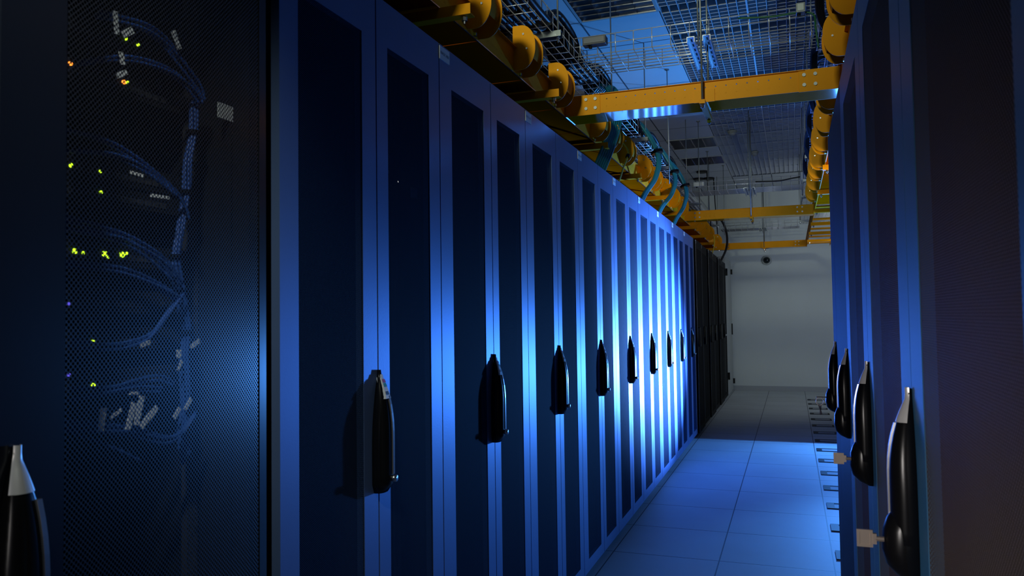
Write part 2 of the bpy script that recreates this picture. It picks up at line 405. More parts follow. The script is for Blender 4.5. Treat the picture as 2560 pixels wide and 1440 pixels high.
# near single-door rack, slightly set back
NX, NY0, NY1 = -1.029, .675, 1.326
t = thing('server_rack', (-1.5, (NY0+NY1)/2, 0), 'dark rack beside the camera at left, blue cables and green lights behind its mesh door', 'server rack')
f = MB(); f.box(-1.98, NX-.03, NY0+.002, NY0+.02, .045, H-.01).box(-1.98, NX-.03, NY1-.02, NY1-.002, .045, H-.01).box(-1.98, NX-.03, NY0+.02, NY1-.02, H-.04, H-.01).box(-1.98, NX-.03, NY0+.02, NY1-.02, .045, .07).box(-1.98, -1.97, NY0+.02, NY1-.02, .07, H-.04)
f.build('cabinet', M['side'], t); MB().box(-1.96, -1.15, NY0+.05, NY1-.05, 0, .05).build('plinth', M['side'], t)
MB().box(-1.20, -1.185, 1.27, 1.30, .1, 2.15).box(-1.20, -1.185, .76, .79, .1, 2.15).build('rail', M['rail'], t)
rl = MB().box(-1.112, -1.10, 1.300, 1.311, .3, 2.1).build('cable_channel', M['side'], t)
MB().box(-1.102, -1.099, 1.262, 1.318, 1.800, 1.832).build('rail_label', M['paper'], t, label='white label on the rack rail')
d = leaf(t, NX, NY0+.002, NY1-.003, .05, H, NY0+.110, 1.297, .112, 2.128, M['doorN'], M['meshN'])
silver_cap(boat_handle(d, NX, .703, .90, 1.222, 1, big=True), NX, .703, .90, 1.222, 1)
th = math.radians(8.0); pv = Vector((NX, NY1, 0))-t.location      # door left ajar, hinged on its far edge
d.rotation_euler = (0, 0, th); d.location = pv-Matrix.Rotation(th, 3, 'Z')@pv
t = thing('server_rack', (-1.5, .32, 0), 'dark rack mostly outside the frame at far left beside the near one', 'server rack')
MB().box(-1.98, NX-.03, -.16, .669, .045, H-.01).build('cabinet', M['side'], t); MB().box(-1.96, -1.15, -.11, .62, 0, .05).build('plinth', M['side'], t)
leaf(t, NX, -.158, .667, .05, H, -.06, .58, .112, 2.128, M['doorN'], M['mesh'])

# equipment in the near rack (and one unit in the first double rack)
def switch(x, y0, y1, z, h, leds, label, name='network_switch', cat='network switch'):
    t = thing(name, (x-.2, (y0+y1)/2, z), label, cat, None)
    MB().box(x-.35, x, y0, y1, z, z+h).build('case', M['side'], t, bevel=.001)
    MB().box(x, x+.003, y0-.02, y1+.02, z+.002, z+h-.002).build('faceplate', M['inside'], t)
    p = MB()
    yy = y0+.05
    while yy < y1-.05: p.box(x+.003, x+.005, yy, yy+.013, z+h*.3, z+h*.3+.011); yy += .019
    p.build('port_row', M['rail'], t)
    for (ly, lz, mm, s) in leds:
        MB().cyl((x+.003, ly, lz), s, .003, 'x', 8).build('led_light', M[mm], t)
SW = -1.185
switch(SW, .80, 1.26, 1.885, .044, [(1.104, 1.921, 'led_green', .003), (1.133, 1.919, 'led_green', .0028)], 'switch with two green lights at the top of the near rack')
switch(SW, .80, 1.26, 1.808, .044, [(.985, 1.836, 'led_orange', .0038), (1.10, 1.836, 'led_orange', .0042), (1.108, 1.838, 'led_green', .0026)], 'switch with orange lights below the top arching cables')
switch(SW, .80, 1.26, 1.636, .044, [(.987, 1.656, 'led_green', .0042), (1.048, 1.656, 'led_green', .003)], 'switch with two small lights beneath the pair of thin cables')
switch(SW, .80, 1.26, 1.596, .036, [(1.05, 1.618, 'led_green', .003)], 'thin unit with one green light below the two-light switch')
switch(SW, .80, 1.26, 1.482, .046, [(.996, 1.506, 'led_green', .0052), (1.013, 1.504, 'led_green', .003), (1.059, 1.506, 'led_green', .0052), (1.066, 1.500, 'led_green', .0026), (1.098, 1.507, 'led_green', .0055), (1.108, 1.510, 'led_green', .003)], 'switch with the brightest row of yellow-green lights, mid rack')
switch(SW, .80, 1.26, 1.395, .044, [(.985, 1.413, 'led_blue', .003)], 'unit with a faint blue light below the bright switch')
switch(SW, .80, 1.26, 1.325, .044, [(1.035, 1.345, 'led_green', .0045)], 'unit with a single green light behind the drooping cables')
switch(SW, .80, 1.26, 1.248, .044, [(1.036, 1.267, 'led_green', .0045), (.987, 1.290, 'led_blue', .003)], 'lowest lit unit with one green and one blue light')
switch(-1.16, 1.86, 2.12, 1.80, .09, [(2.130, 1.812, 'led_white', .0028)], 'pale server front glimpsed behind the first double door')
pl = thing('asset_tag', (-1.1, 2.14, 1.76), 'small white tag hanging behind the first double-door mesh', 'tag')
MB().box(-1.101, -1.099, 2.113, 2.167, 1.757, 1.787).build('card', M['paper'], pl)

CABLES = {
'v': ([(1.233, 1.83), (1.23, 1.764), (1.216, 1.704), (1.211, 1.639), (1.198, 1.573), (1.185, 1.508), (1.19, 1.461), (1.201, 1.414), (1.212, 1.359), (1.207, 1.304), (1.21, 1.225), (1.202, 1.163), (1.213, 1.106)], 7, .010, 'thick vertical bundle of blue patch cables at the right of the near rack'),
'b1': ([(1.008, 1.928), (1.07, 1.928), (1.127, 1.918), (1.178, 1.887), (1.221, 1.852), (1.233, 1.822)], 4, .007, 'topmost blue cable bundle arching down to the right in the near rack'),
'b2': ([(.968, 1.826), (1.018, 1.848), (1.08, 1.861), (1.147, 1.862), (1.199, 1.846), (1.227, 1.825)], 3, .005, 'second blue cable arch from the top of the near rack'),
'b3': ([(.946, 1.707), (1.002, 1.695), (1.062, 1.678), (1.128, 1.649), (1.179, 1.618), (1.2, 1.581)], 2, .0035, 'steeper of the two thin blue cables crossing above mid rack'),
'b4': ([(.946, 1.67), (1.002, 1.674), (1.063, 1.667), (1.109, 1.653), (1.169, 1.624)], 2, .0035, 'flatter of the two thin blue cables crossing above mid rack'),
'b5': ([(.94, 1.558), (.987, 1.543), (1.055, 1.528), (1.129, 1.497), (1.18, 1.453)], 3, .005, 'upper blue cable bundle passing over the bright switch'),
'b6': ([(.94, 1.538), (1.003, 1.53), (1.055, 1.521), (1.11, 1.495), (1.159, 1.46)], 2, .004, 'lower blue cable bundle passing over the bright switch'),
'b7': ([(.926, 1.48), (.979, 1.477), (1.046, 1.47), (1.11, 1.451), (1.17, 1.426)], 3, .0045, 'blue cable bundle running just below the bright switch'),
'b8': ([(.957, 1.348), (1.005, 1.339), (1.056, 1.341), (1.101, 1.354), (1.139, 1.391), (1.18, 1.43)], 3, .006, 'drooping blue cable bundle that curves up to the right'),
'b9': ([(.958, 1.271), (1.014, 1.266), (1.065, 1.272), (1.121, 1.275), (1.16, 1.26)], 2, .004, 'upper wavy blue cable pair in the lower near rack'),
'b10': ([(.958, 1.251), (1.014, 1.258), (1.074, 1.259), (1.13, 1.252)], 2, .004, 'lower wavy blue cable pair in the lower near rack'),
'b11': ([(.943, 1.21), (.998, 1.199), (1.066, 1.183), (1.131, 1.158), (1.171, 1.16), (1.212, 1.193)], 5, .007, 'lowest thick blue cable bundle below the upright white tags'),
'b12': ([(.959, 1.198), (1.023, 1.161), (1.084, 1.126)], 1, .003, 'single blue cable dropping below the lowest bundle')}
TAGS = {'b1': [(1.007, 1.905, .010, .040, .11), (1.033, 1.897, .012, .028, -.9), (1.147, 1.922, .012, .035, .5)], 'b2': [(1.020, 1.846, .010, .022, .2), (1.020, 1.818, .009, .026, -1.0)],
 'b4': [(1.054, 1.646, .006, .030, 1.5)], 'b3': [(1.108, 1.613, .006, .045, 1.6)], 'v': [(1.177, 1.317, .012, .016, 0), (1.220, 1.335, .009, .026, -1.1), (1.180, 1.294, .008, .022, -.6), (1.202, 1.217, .009, .028, -.7), (1.172, 1.203, .008, .024, -.7)],
 'b11': [(.984, 1.216, .012, .040, -.15), (1.012, 1.222, .006, .028, -1.1), (1.044, 1.214, .012, .048, -.3), (1.062, 1.222, .012, .052, -.25), (1.085, 1.208, .012, .050, -.85)], 'b8': [(1.075, 1.340, .008, .024, -1.3)], 'b10': [(1.05, 1.254, .005, .02, 1.5)]}
for key, (pts, ns, rad, lab) in CABLES.items():
    X0 = -1.115 if key != 'v' else -1.135
    p0 = pts[0]
    t = thing('cable_bundle', (X0, p0[0], p0[1]), lab, 'cables')
    for s in range(ns):
        a = 2*PI*s/max(1, ns); ro = rad if ns > 1 else 0
        P = smoothpath([(X0+ro*.8*math.cos(a+i*.5)-(.03 if i == 0 and key != 'v' else 0), y+ro*math.sin(a+i*.5)*.6, z+ro*math.sin(a+i*.6)) for i, (y, z) in enumerate(pts)], 5)
        MB().tube(P, .0030, 6).build('cable', M['bluecable'], t, smooth=True)
    if key in ('v',):
        for (y, z) in (pts[1], pts[3], pts[5], pts[8]):
            MB().cyl((X0, y, z-.004), .0145, .008, 'z', 12).build('cable_tie', M['handle'], t)
    for (y, z, w, h, rot) in TAGS.get(key, []):
        cs, sn = math.cos(rot), math.sin(rot); V = []
        for (u, v) in ((-w/2, -h/2), (w/2, -h/2), (w/2, h/2), (-w/2, h/2)):
            V.append((X0+.016, y+u*cs-v*sn, z+u*sn+v*cs))
        V += [(a-.0012, b, c_) for a, b, c_ in V]
        MB().add(V, [(0, 1, 2, 3), (7, 6, 5, 4), (0, 4, 5, 1), (1, 5, 6, 2), (2, 6, 7, 3), (3, 7, 4, 0)]).build('cable_tag', M['paper'], t, label='white paper flag')

# black racks at the far end of the left row
by = [8.875, 9.58, 10.30, 11.02, 11.75, 12.48, 13.30]
bh = [2.25, 2.25, 2.25, 2.25, 2.24, 2.24]
for k in range(6):
    y0, y1, h = by[k], by[k+1]-.012, bh[k]
    t = thing('server_rack', (-1.5, (y0+y1)/2, 0), 'black rack in the unlit far part of the left row, %s after the blue-lit racks' % ('first' if k == 0 else ORD[k]), 'server rack', 'black racks at the far end of the left row')
    xf = XL+.012-.012*(k % 2)
    MB().box(-1.98, xf-.035, y0+.01, y1, .02, h-.01).build('cabinet', M['blackrack'], t)
    MB().box(-1.96, xf-.10, y0+.04, y1-.03, 0, .03).build('plinth', M['side'], t)
    dd = leaf(t, xf, y0+.05, y1-.005, .04, h, y0+.13, y1-.07, .10, h-.10, M['blackrack'], M['blackmesh'])
    MB().box(xf-.01, xf+.006, y0+.05, y0+.062, .05, h-.02).build('edge_strip', M['rail'], dd)
    MB().box(xf, xf+.035, y0+.07, y0+.11, 1.02, 1.24).build('handle', M['handle'], dd, bevel=.008)
    MB().box(xf, xf+.003, y0+.055, y0+.11, h-.045, h-.01).build('label_plate', M['paper'], t, label='small white name label')
    if k == 5:
        MB().cyl((xf, y0+.16, 1.06), .008, .05, 'x', 10).box(xf+.04, xf+.052, y0+.02, y0+.17, 1.05, 1.07).build('lever_handle', M['steel'], dd, label='chrome lever')
t = thing('wall_cabinet', (-1.4, 13.95, 0), 'tall white metal cabinet at the end of the left row against the far wall', 'cabinet')
MB().box(-1.9, XL-.02, 13.34, 14.58, 0, 2.37).build('body', M['white'], t, bevel=.004)
cd = MB().box(XL-.02, XL, 13.36, 14.52, .03, 2.35).build('door', M['white'], t, bevel=.003)
for z in (2.16, .18): MB().box(XL, XL+.03, 14.46, 14.54, z-.045, z+.045).build('hinge', M['handle'], cd)
MB().box(XL, XL+.02, 14.38, 14.41, 1.02, 1.22).build('handle', M['handle'], cd)
for z in (2.10, .35): MB().box(XL, XL+.03, 13.345, 13.38, z-.06, z+.06).build('hinge', M['handle'], cd)

# ------------------------------------------------------------------ racks of the right row
XR = .193
rs = [-.16, .665, 1.50, 2.30, 3.13, 4.13]
names = ['dark mesh rack at the right edge of the frame, handle out of view', 'dark mesh rack right of the nearest large handle, filling the right side', 'dark mesh rack between the nearest and second handles on the right', 'narrow-looking mesh rack between the second and third handles on the right', 'plain flat-sided end rack of the right row, nearest the open aisle']
for k in range(5):
    y0, y1 = rs[k], rs[k+1]
    t = thing('server_rack', (XR+.5, (y0+y1)/2, 0), names[k], 'server rack', 'grey racks along the right side of the aisle')
    f = MB(); a, b = XR+.03, XR+.98
    f.box(a, b, y0+.002, y0+.02, .045, H-.01).box(a, b, y1-.02, y1-.002, .045, H-.01).box(a, b, y0+.02, y1-.02, H-.04, H-.01).box(a, b, y0+.02, y1-.02, .045, .07).box(b-.01, b, y0+.02, y1-.02, .07, H-.04)
    f.build('cabinet', M['side'], t); MB().box(XR+.12, b-.02, y0+.05, y1-.05, 0, .05).build('plinth', M['side'], t)
    if k < 4:
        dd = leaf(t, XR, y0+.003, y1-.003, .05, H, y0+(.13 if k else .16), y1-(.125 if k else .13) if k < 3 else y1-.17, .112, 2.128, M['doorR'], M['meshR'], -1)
    else:
        dd = MB().box(XR, XR+.022, y0+.003, y1-.30, .05, H).build('door', M['side'], t)
        MB().box(XR, XR+.022, y1-.295, y1-.003, .05, H).build('side_strip', M['side'], t)
    # pale strip in the gap between doors
    if k < 4: MB().box(XR+.006, XR+.014, y1-.0028, y1+.0028, .06, H-.02).build('door_gap_strip', M['rail'], t)
    if k >= 1 or k == 0:
        pass
keyinfo = {1.50: 'square', 2.30: 'square', 3.13: None, 3.86: 'ring'}
parents = {o['label']: o for o in COL.objects if o.parent is None and o.name.startswith('server_rack')}
for (yh, rk) in ((1.50, names[1]), (2.29, names[2]), (3.12, names[3]), (3.90, names[4])):
    t = parents[rk]
    dd = [c_ for c_ in t.children if c_.name.startswith('door') and not c_.name.startswith('door_')][0]
    o = boat_handle(dd, XR, yh, .96, 1.245, -1, big=True)
    silver_cap(o, XR, yh, .96, 1.245, -1)
    rings = []
    for (z, h, w) in ((1.035, .036, .020), (1.02, .046, .028), (1.00, .053, .032), (.965, .055, .034), (.94, .049, .033), (.925, .036, .030), (.915, .016, .024)):
        rings.append([(XR-h*math.sin(PI*j/8)**.6, yh+w*math.cos(PI*j/8), z) for j in range(9)])
    lk = MB().loft(rings).build('lock_housing', M['handle'], o, smooth=True)
    ki = {1.50: 1, 2.29: 1, 3.12: 0, 3.90: 2}[yh]
    if ki == 1:
        kk = MB().cyl((XR-.066, yh-.01, .983), .0045, .014, 'x', 8).box(XR-.070, XR-.064, yh-.014, yh-.006, .974, .992).build('key_shank', M['key'], lk)
        q = MB(); xa, xb, za, zb, e = XR-.096, XR-.070, .968, .998, .005
        q.box(xa, xb, yh-.013, yh-.009, za, za+e).box(xa, xb, yh-.013, yh-.009, zb-e, zb).box(xa, xa+e, yh-.013, yh-.009, za+e, zb-e).box(xb-e, xb, yh-.013, yh-.009, za+e, zb-e).box(xa+e, xb-e, yh-.012, yh-.010, za+e, zb-e)
        q.build('key_head', M['key'], lk, label='square metal key head')
    if ki == 2:
        q = MB().tube([(XR-.052, yh, .985), (XR-.095, yh, .985)], .003, 6)
        ring = [(XR-.080+.016*math.cos(2*PI*i/16), yh, .965+.018*math.sin(2*PI*i/16)) for i in range(17)]
        q.tube(ring, .002, 5); q.tube([(XR-.085, yh, .95), (XR-.073, yh, .905)], .003, 5).tube([(XR-.075, yh+.01, .95), (XR-.079, yh+.01, .90)], .003, 5)
        q.build('key_ring', M['key'], lk, label='bunch of keys left in the lock')

# ------------------------------------------------------------------ yellow cable troughs
def spillway(parent, xw, y0, w, sgn, r=.098):
    """curved drop-out: two D-shaped cheeks with a rolled sheet between them. xw = trough wall, sgn = side it bulges to"""
    prof = [(0, .645-.44+.0), (.02, .205)]
    prof = [(0, 2.446), (0, 2.500), (-.004, 2.505), (-.004, 2.640), (.030, 2.640)]
    for i in range(11):
        a = PI/2*(1-i/10); prof.append((.034+(r-.034)*math.cos(a), 2.550+.090*math.sin(a)))
    for i in range(1, 11):
        a = -PI/2*i/10; prof.append((.034+(r-.034)*math.cos(a)*1.0, 2.540+.094*math.sin(a)))
    P = [(xw+sgn*u, z) for u, z in prof]
    s = MB(); s.prism(P, 'y', y0, y0+.003).prism(P, 'y', y0+w, y0+w+.003)
    V = []; K = 12
    for i in range(K+1):
        a = PI/2-math.radians(122)*i/K
        V += [(xw+sgn*(.030+(r-.040)*math.cos(a)), y0, 2.545+.086*math.sin(a)), (xw+sgn*(.030+(r-.040)*math.cos(a)), y0+w, 2.545+.086*math.sin(a))]
    s.add(V, [(2*i, 2*i+1, 2*i+3, 2*i+2) for i in range(K)])
    o = s.build('spillway', M['yellow'], parent)
    b = MB()
    for (u, z) in ((.045, 2.60), (.060, 2.535)):
        b.tube([(xw+sgn*u, y0-.004, z), (xw+sgn*u, y0, z)], .0045, 8)
    b.tube([(xw+sgn*.012, y0+w*.45, 2.437), (xw+sgn*.012, y0+w*.45, 2.448)], .007, 8)
    b.build('bolt', M['steel'], o)
    return o
def trough_y(x_in, sgn, y0, y1, width, spill, label, ladder_from=None):
    """long trough along the row; x_in = wall facing the aisle, sgn = direction from wall into the aisle"""
    xo = x_in-sgn*width
    t = thing('cable_trough', ((x_in+xo)/2, y0, 2.44), label, 'cable tray')
    a, b = sorted((x_in, x_in-sgn*.003)); MB().box(a, b, y0, y1, 2.44, 2.545).build('side_wall', M['yellowY'], t)
    a, b = sorted((xo, xo+sgn*.003)); MB().box(a, b, y0, y1, 2.44, 2.545).build('side_wall', M['yellowY'], t)
    a, b = sorted((x_in, x_in+sgn*.014)); MB().box(a, b, y0, y1, 2.545, 2.548).build('flange', M['yellow'], t)
    a, b = sorted((x_in-sgn*.003, xo+sgn*.003))
    yy = y0; f = MB()
    end = ladder_from or y1
    while yy < end:
        f.box(a, b, yy+.004, min(yy+.52, end)-.004, 2.440, 2.443); yy += .52
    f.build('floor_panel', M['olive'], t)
    if ladder_from:
        yy = ladder_from+.2
        while yy < y1: MB().box(a, b, yy, yy+.10, 2.440, 2.455).build('rung', M['yellow'], t); yy += 1.05
    e = sorted((x_in+sgn*.001, x_in-sgn*.004)); MB().box(e[0], e[1], y0, y1, 2.436, 2.440).build('edge_lip', M['steel' if sgn > 0 else 'yellow'], t)
    for (yy, w) in spill: spillway(t, x_in, yy, w, sgn)
    return t
LS = [(2.02, .11), (2.57, .11), (3.08, .11), (3.60, .12), (4.42, .12), (4.80, .11), (5.25, .11), (5.95, .11), (6.45, .11), (7.05, .11), (7.55, .11), (8.2, .11), (9.3, .11), (9.9, .11), (10.5, .11), (11.1, .11), (12.3, .18)]
trough_y(-1.10, 1, .6, 12.96, .30, LS, 'long yellow cable trough with drop-outs running above the left racks')
RS = [(1.9, .11), (2.45, .11), (2.95, .11), (3.42, .11), (4.30, .11), (4.85, .11), (5.40, .11), (6.0, .11), (6.5, .11), (7.1, .11), (7.7, .15)]
trough_y(.25, -1, .6, 12.96, .34, RS, 'long yellow cable trough running above the right side of the aisle', ladder_from=8.0)
def beam_x(yf, label, gloss):
    t = thing('cross_trough', (-.43, yf+.1, 2.44), label, 'cable tray', 'yellow crossbeams between the two long troughs')
    x0, x1, w = -1.10, .25, .19
    MB().box(x0, x1, yf, yf+.003, 2.44, 2.538).build('side_wall', M['yellowX'], t)
    MB().box(x0, x1, yf+w-.003, yf+w, 2.44, 2.538).build('side_wall', M['yellowX'], t)
    MB().box(x0+.16, x1-.16, yf-.012, yf, 2.538, 2.541).build('flange', M['yellow'], t)
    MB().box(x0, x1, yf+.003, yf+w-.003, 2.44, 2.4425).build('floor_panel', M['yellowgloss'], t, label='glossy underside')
    for xs, sg in ((x0, 1), (x1, -1)):
        xa, xb = sorted((xs, xs+sg*.19))
        MB().box(xa, xb, yf-.004, yf, 2.436, 2.542).build('corner_plate', M['yellow'], t, bevel=.001)
        for u in (.115, .165):
            for z in (2.469, 2.517):
                MB().cyl((xs+sg*u, yf-.010, z), .0085, .006, 'y', 10).build('bolt', M['zinc'], t)
    MB().box(-.43, -.33, yf-.006, yf, 2.437, 2.5).build('splice_plate', M['yellow'], t)
    MB().box(-.385, -.377, yf-.005, yf, 2.437, 2.538).build('splice_rib', M['yellow'], t)
beam_x(3.88, 'yellow crossbeam nearest the camera, with glossy underside reflecting blue', True)
beam_x(8.70, 'middle yellow crossbeam spanning the aisle', True)
beam_x(12.86, 'farthest yellow crossbeam, just in front of the far wall', True)

# brackets under the troughs
def bracket(x0, x1, y, label):
    t = thing('trough_bracket', ((x0+x1)/2, y, 2.40), label, 'bracket', 'yellow brackets under the long troughs')
    MB().box(x0, x1, y, y+.04, 2.400, 2.404).box(x0, x1, y, y+.004, 2.404, 2.436).build('arm', M['yellow'], t)
    for xx in (x0+.03, x1-.03):
        nn = MB().cyl((xx, y+.02, 2.385), .010, .014, 'z', 6).cyl((xx, y+.02, 2.375), .004, .012, 'z', 8)
        nn.build('nut', M['steel'], t)
for i, y in enumerate((2.33, 3.37, 4.53, 5.62, 6.75, 7.85, 9.2, 10.3, 11.4, 12.4)):
    bracket(-1.44, -.985 if y < 4 else -1.02, y, 'yellow bracket under the left cable trough, %s from the camera' % ORD[i+1 if i else 0])
for i, y in enumerate((4.7, 5.85, 7.04, 8.3, 9.5, 10.6, 11.7)):
    bracket(.235, .95 if y > 7 else .62, y, 'yellow bracket under the right cable trough, %s past the end of the right racks' % ('first' if i == 0 else ORD[i]))

# ------------------------------------------------------------------ wire baskets and hangers
WR = .0028
def basket_y(x0, x1, y0, y1, label):
    t = thing('cable_basket', ((x0+x1)/2, y0, 2.83), label, 'cable tray')
    z0, z1 = 2.83, 2.935
    m = MB(); x = x0
    while x < x1+.001: m.tube([(x, y0, z0), (x, y1, z0)], WR, 5); x += .05
    for x in (x0, x1):
        for z in (z1, z1-.05): m.tube([(x, y0, z), (x, y1, z)], WR, 5)
    m.build('long_wires', M['wire'], t, smooth=True)
    m = MB(); y = y0
    while y < y1:
        m.tube([(x0-.004, y, z1), (x0-.004, y, z0), (x1+.004, y, z0-.002), (x1+.004, y, z1)], WR*.9, 4); y += .1
    m.build('cross_wires', M['wire'], t, smooth=True)
def basket_x(x0, x1, y0, y1, label):
    t = thing('cable_basket', (x0, (y0+y1)/2, 2.83), label, 'cable tray', 'wire baskets crossing the aisle')
    z0, z1 = 2.83, 2.935
    m = MB(); y = y0
    while y < y1+.001: m.tube([(x0, y, z0), (x1, y, z0)], WR, 5); y += .05
    for y in (y0, y1):
        for z in (z1, z1-.05): m.tube([(x0, y, z), (x1, y, z)], WR, 5)
    m.build('long_wires', M['wire'], t, smooth=True)
    m = MB(); x = x0+.03
    while x < x1:
        m.tube([(x, y0-.004, z1), (x, y0-.004, z0-.002), (x, y1+.004, z0-.002), (x, y1+.004, z1)], WR*.9, 4); x += .1
    m.build('cross_wires', M['wire'], t, smooth=True)
basket_y(-1.51, -1.11, 1.6, 13.2, 'long steel wire basket full of dark cables above the left yellow trough')
basket_y(.17, .57, 1.6, 13.2, 'long steel wire basket above the right yellow trough')
CBY = [4.10, 9.15, 13.45]
for y, lb in zip(CBY, ['steel wire basket crossing the aisle above the first yellow crossbeam', 'steel wire basket crossing the aisle near the middle crossbeam', 'steel wire basket crossing the aisle close to the far wall']):
    basket_x(-1.10, .16, y, y+.35, lb)
def strut(b, x0, x1, y0, y1, z, along='x'):
    """slotted C channel"""
    if along == 'x': b.box(x0, x1, y0, y1, z-.004, z).box(x0, x1, y0, y0+.003, z-.03, z-.004).box(x0, x1, y1-.003, y1, z-.03, z-.004)
    else: b.box(x0, x1, y0, y1, z-.004, z).box(x0, x0+.003, y0, y1, z-.03, z-.004).box(x1-.003, x1, y0, y1, z-.03, z-.004)
for i, y in enumerate((2.45, 3.66, 4.90, 6.14, 7.43, 8.75, 10.0, 11.3, 12.6)):
    for side in (0, 1):
        x0, x1 = ((-1.57, -1.055) if side == 0 else (.150, .63))
        xi = (-1.075, -1.55) if side == 0 else (.158, .61)
        t = thing('basket_hanger', ((x0+x1)/2, y, 2.79), 'threaded rods and steel channel carrying the %s wire basket, %s from the camera' % (('left', 'right')[side], ORD[i]), 'hanger', '%s basket hangers' % ('left', 'right')[side])
        b = MB(); strut(b, x0, x1, y, y+.041, 2.825); b.build('channel', M['zinc'], t)
        for x in xi:
            MB().cyl((x, y+.02, 2.77), .0045, HC-2.77, 'z', 8).build('rod', M['zinc'], t, smooth=True)
            MB().cyl((x, y+.02, 2.785), .010, .010, 'z', 6).build('nut', M['steel'], t)
# centre hangers of the cross baskets and crossbeams
for i, (yb, yk) in enumerate(zip((3.88, 8.70, 12.86), CBY)):
    t = thing('beam_hanger', (-.39, yb+.1, 2.41), 'rod and yellow strip holding the %s yellow crossbeam at mid span' % ('nearest', 'middle', 'farthest')[i], 'hanger', 'mid-span crossbeam hangers')
    MB().box(-.40, -.372, yb-.06, yb+.30, 2.418, 2.438).build('strip', M['yellow'], t)
    for yy in (yb-.045, yb+.28):
        MB().cyl((-.386, yy, 2.395), .005, (HC-2.395), 'z', 8).build('rod', M['zinc'], t, smooth=True)
        MB().cyl((-.386, yy, 2.400), .011, .016, 'z', 6).build('nut', M['steel'], t)
    t = thing('basket_hanger', (-.41, yk+.17, 2.79), 'pair of slotted steel channels under the %s crossing wire basket' % ('nearest', 'middle', 'farthest')[i], 'hanger', 'mid-span basket hangers')
    for x in (-.475, -.395):
        b = MB(); strut(b, x, x+.040, yk-.10, yk+.45, 2.822, 'y')
        sl = b.build('channel', M['bright_zinc'], t)
        for j in range(7): MB().box(x+.016, x+.024, yk-.07+j*.075, yk-.03+j*.075, 2.8172, 2.8180).build('slot', M['plenum'], sl)
    for yy in (yk-.06, yk+.42):
        MB().cyl((-.42, yy, 2.78), .0045, HC-2.78, 'z', 8).build('rod', M['zinc'], t, smooth=True)
        MB().cyl((-.42, yy, 2.786), .011, .012, 'z', 6).build('nut', M['steel'], t)

# loose ceiling rods beside the left basket with small plates
for i, (x, y) in enumerate(((-1.0, 6.9), (-.95, 8.9), (-1.02, 10.6), (-.90, 11.7))):
    t = thing('hanging_rod', (x, y, HC), 'thin steel rod hanging from a small ceiling plate, %s from the camera' % ORD[i], 'rod', 'thin hanging rods near the louvred lights')
    MB().cyl((x, y, 2.56), .0045, HC-2.56, 'z', 8).build('rod', M['zinc'], t, smooth=True)
    MB().cyl((x, y, HC-.008), .02, .008, 'z', 12).build('ceiling_plate', M['zinc'], t)
for (x, y, lb) in ((-1.24, 12.04, 'dark round ceiling cap with long rod, nearest of three'), (-1.36, 12.65, 'dark round ceiling cap without a visible rod, left of three'), (-1.20, 12.68, 'dark round ceiling cap with long rod, right of three')):
    t = thing('ceiling_rosette', (x, y, HC), lb, 'ceiling cap', 'dark round caps on the far ceiling')
    MB().cyl((x, y, HC-.025), .085, .022, 'z', 24).build('cap', M['blackcable'], t)
    if 'without' not in lb: MB().tube([(x+.07, y, HC-.01), (x+.085, y, 3.2), (x+.12, y, 2.55)], .008, 8).build('rod', M['blackcable'], t, smooth=True)

# cables lying in the left basket: dark humps
def hump(x, ya, yb, zt, r, n, label):
    t = thing('cable_bundle', (x, ya, 2.85), label, 'cables')
    for i in range(n):
        dx = (i-(n-1)/2)*.034
        P = smoothpath([(x-.05+dx, ya-.30, 2.845), (x-.03+dx, ya, 2.86), (x+dx, (ya+yb)/2-.1, zt-random.random()*.02), (x+dx+.02, (ya+yb)/2+.18, zt-.03), (x+dx+.04, yb, 2.865), (x+dx+.05, yb+.35, 2.846)], 6)
        MB().tube(P, r, 8).build('cable', M['blackcable'], t, smooth=True)
for i, (ya, yb) in enumerate(((2.55, 3.25), (3.70, 4.25), (4.55, 5.15), (5.5, 6.1), (6.5, 7.2), (7.7, 8.3))):
    hump(-1.23, ya, yb, 3.01, .017, 6, 'humped black cable bundle in the left wire basket, %s from the camera' % ORD[i])
# flat dark run beneath further on
t = thing('cable_bundle', (-1.3, 8.5, 2.85), 'straight black cables in the far half of the left wire basket', 'cables')
for i in range(7):
    MB().tube(smoothpath([(-1.45+.045*i, 8.5, 2.848), (-1.44+.045*i, 10, 2.855+.02*random.random()), (-1.44+.045*i, 11.6, 2.85), (-1.43+.045*i, 12.9, 2.855)], 5), .014, 6).build('cable', M['blackcable'], t, smooth=True)
# cables rising over the side of the right basket
for i, y in enumerate((3.0, 3.55, 4.5, 5.1, 5.9, 6.7, 7.6)):
    t = thing('cable_bundle', (.2, y, 2.8), 'dark cable loop sagging beside the right wire basket, %s from the camera' % ORD[i], 'cables', 'dark loops beside the right basket')
    for k in range(4):
        P = smoothpath([(.30, y-.35, 2.86), (.20, y-.2, 2.93-.01*k), (.150+.006*k, y, 2.84), (.155+.006*k, y+.18, 2.72), (.25, y+.32, 2.63), (.32, y+.42, 2.60)], 5)
        MB().tube(P, .010, 6).build('cable', M['blackcable'], t, smooth=True)
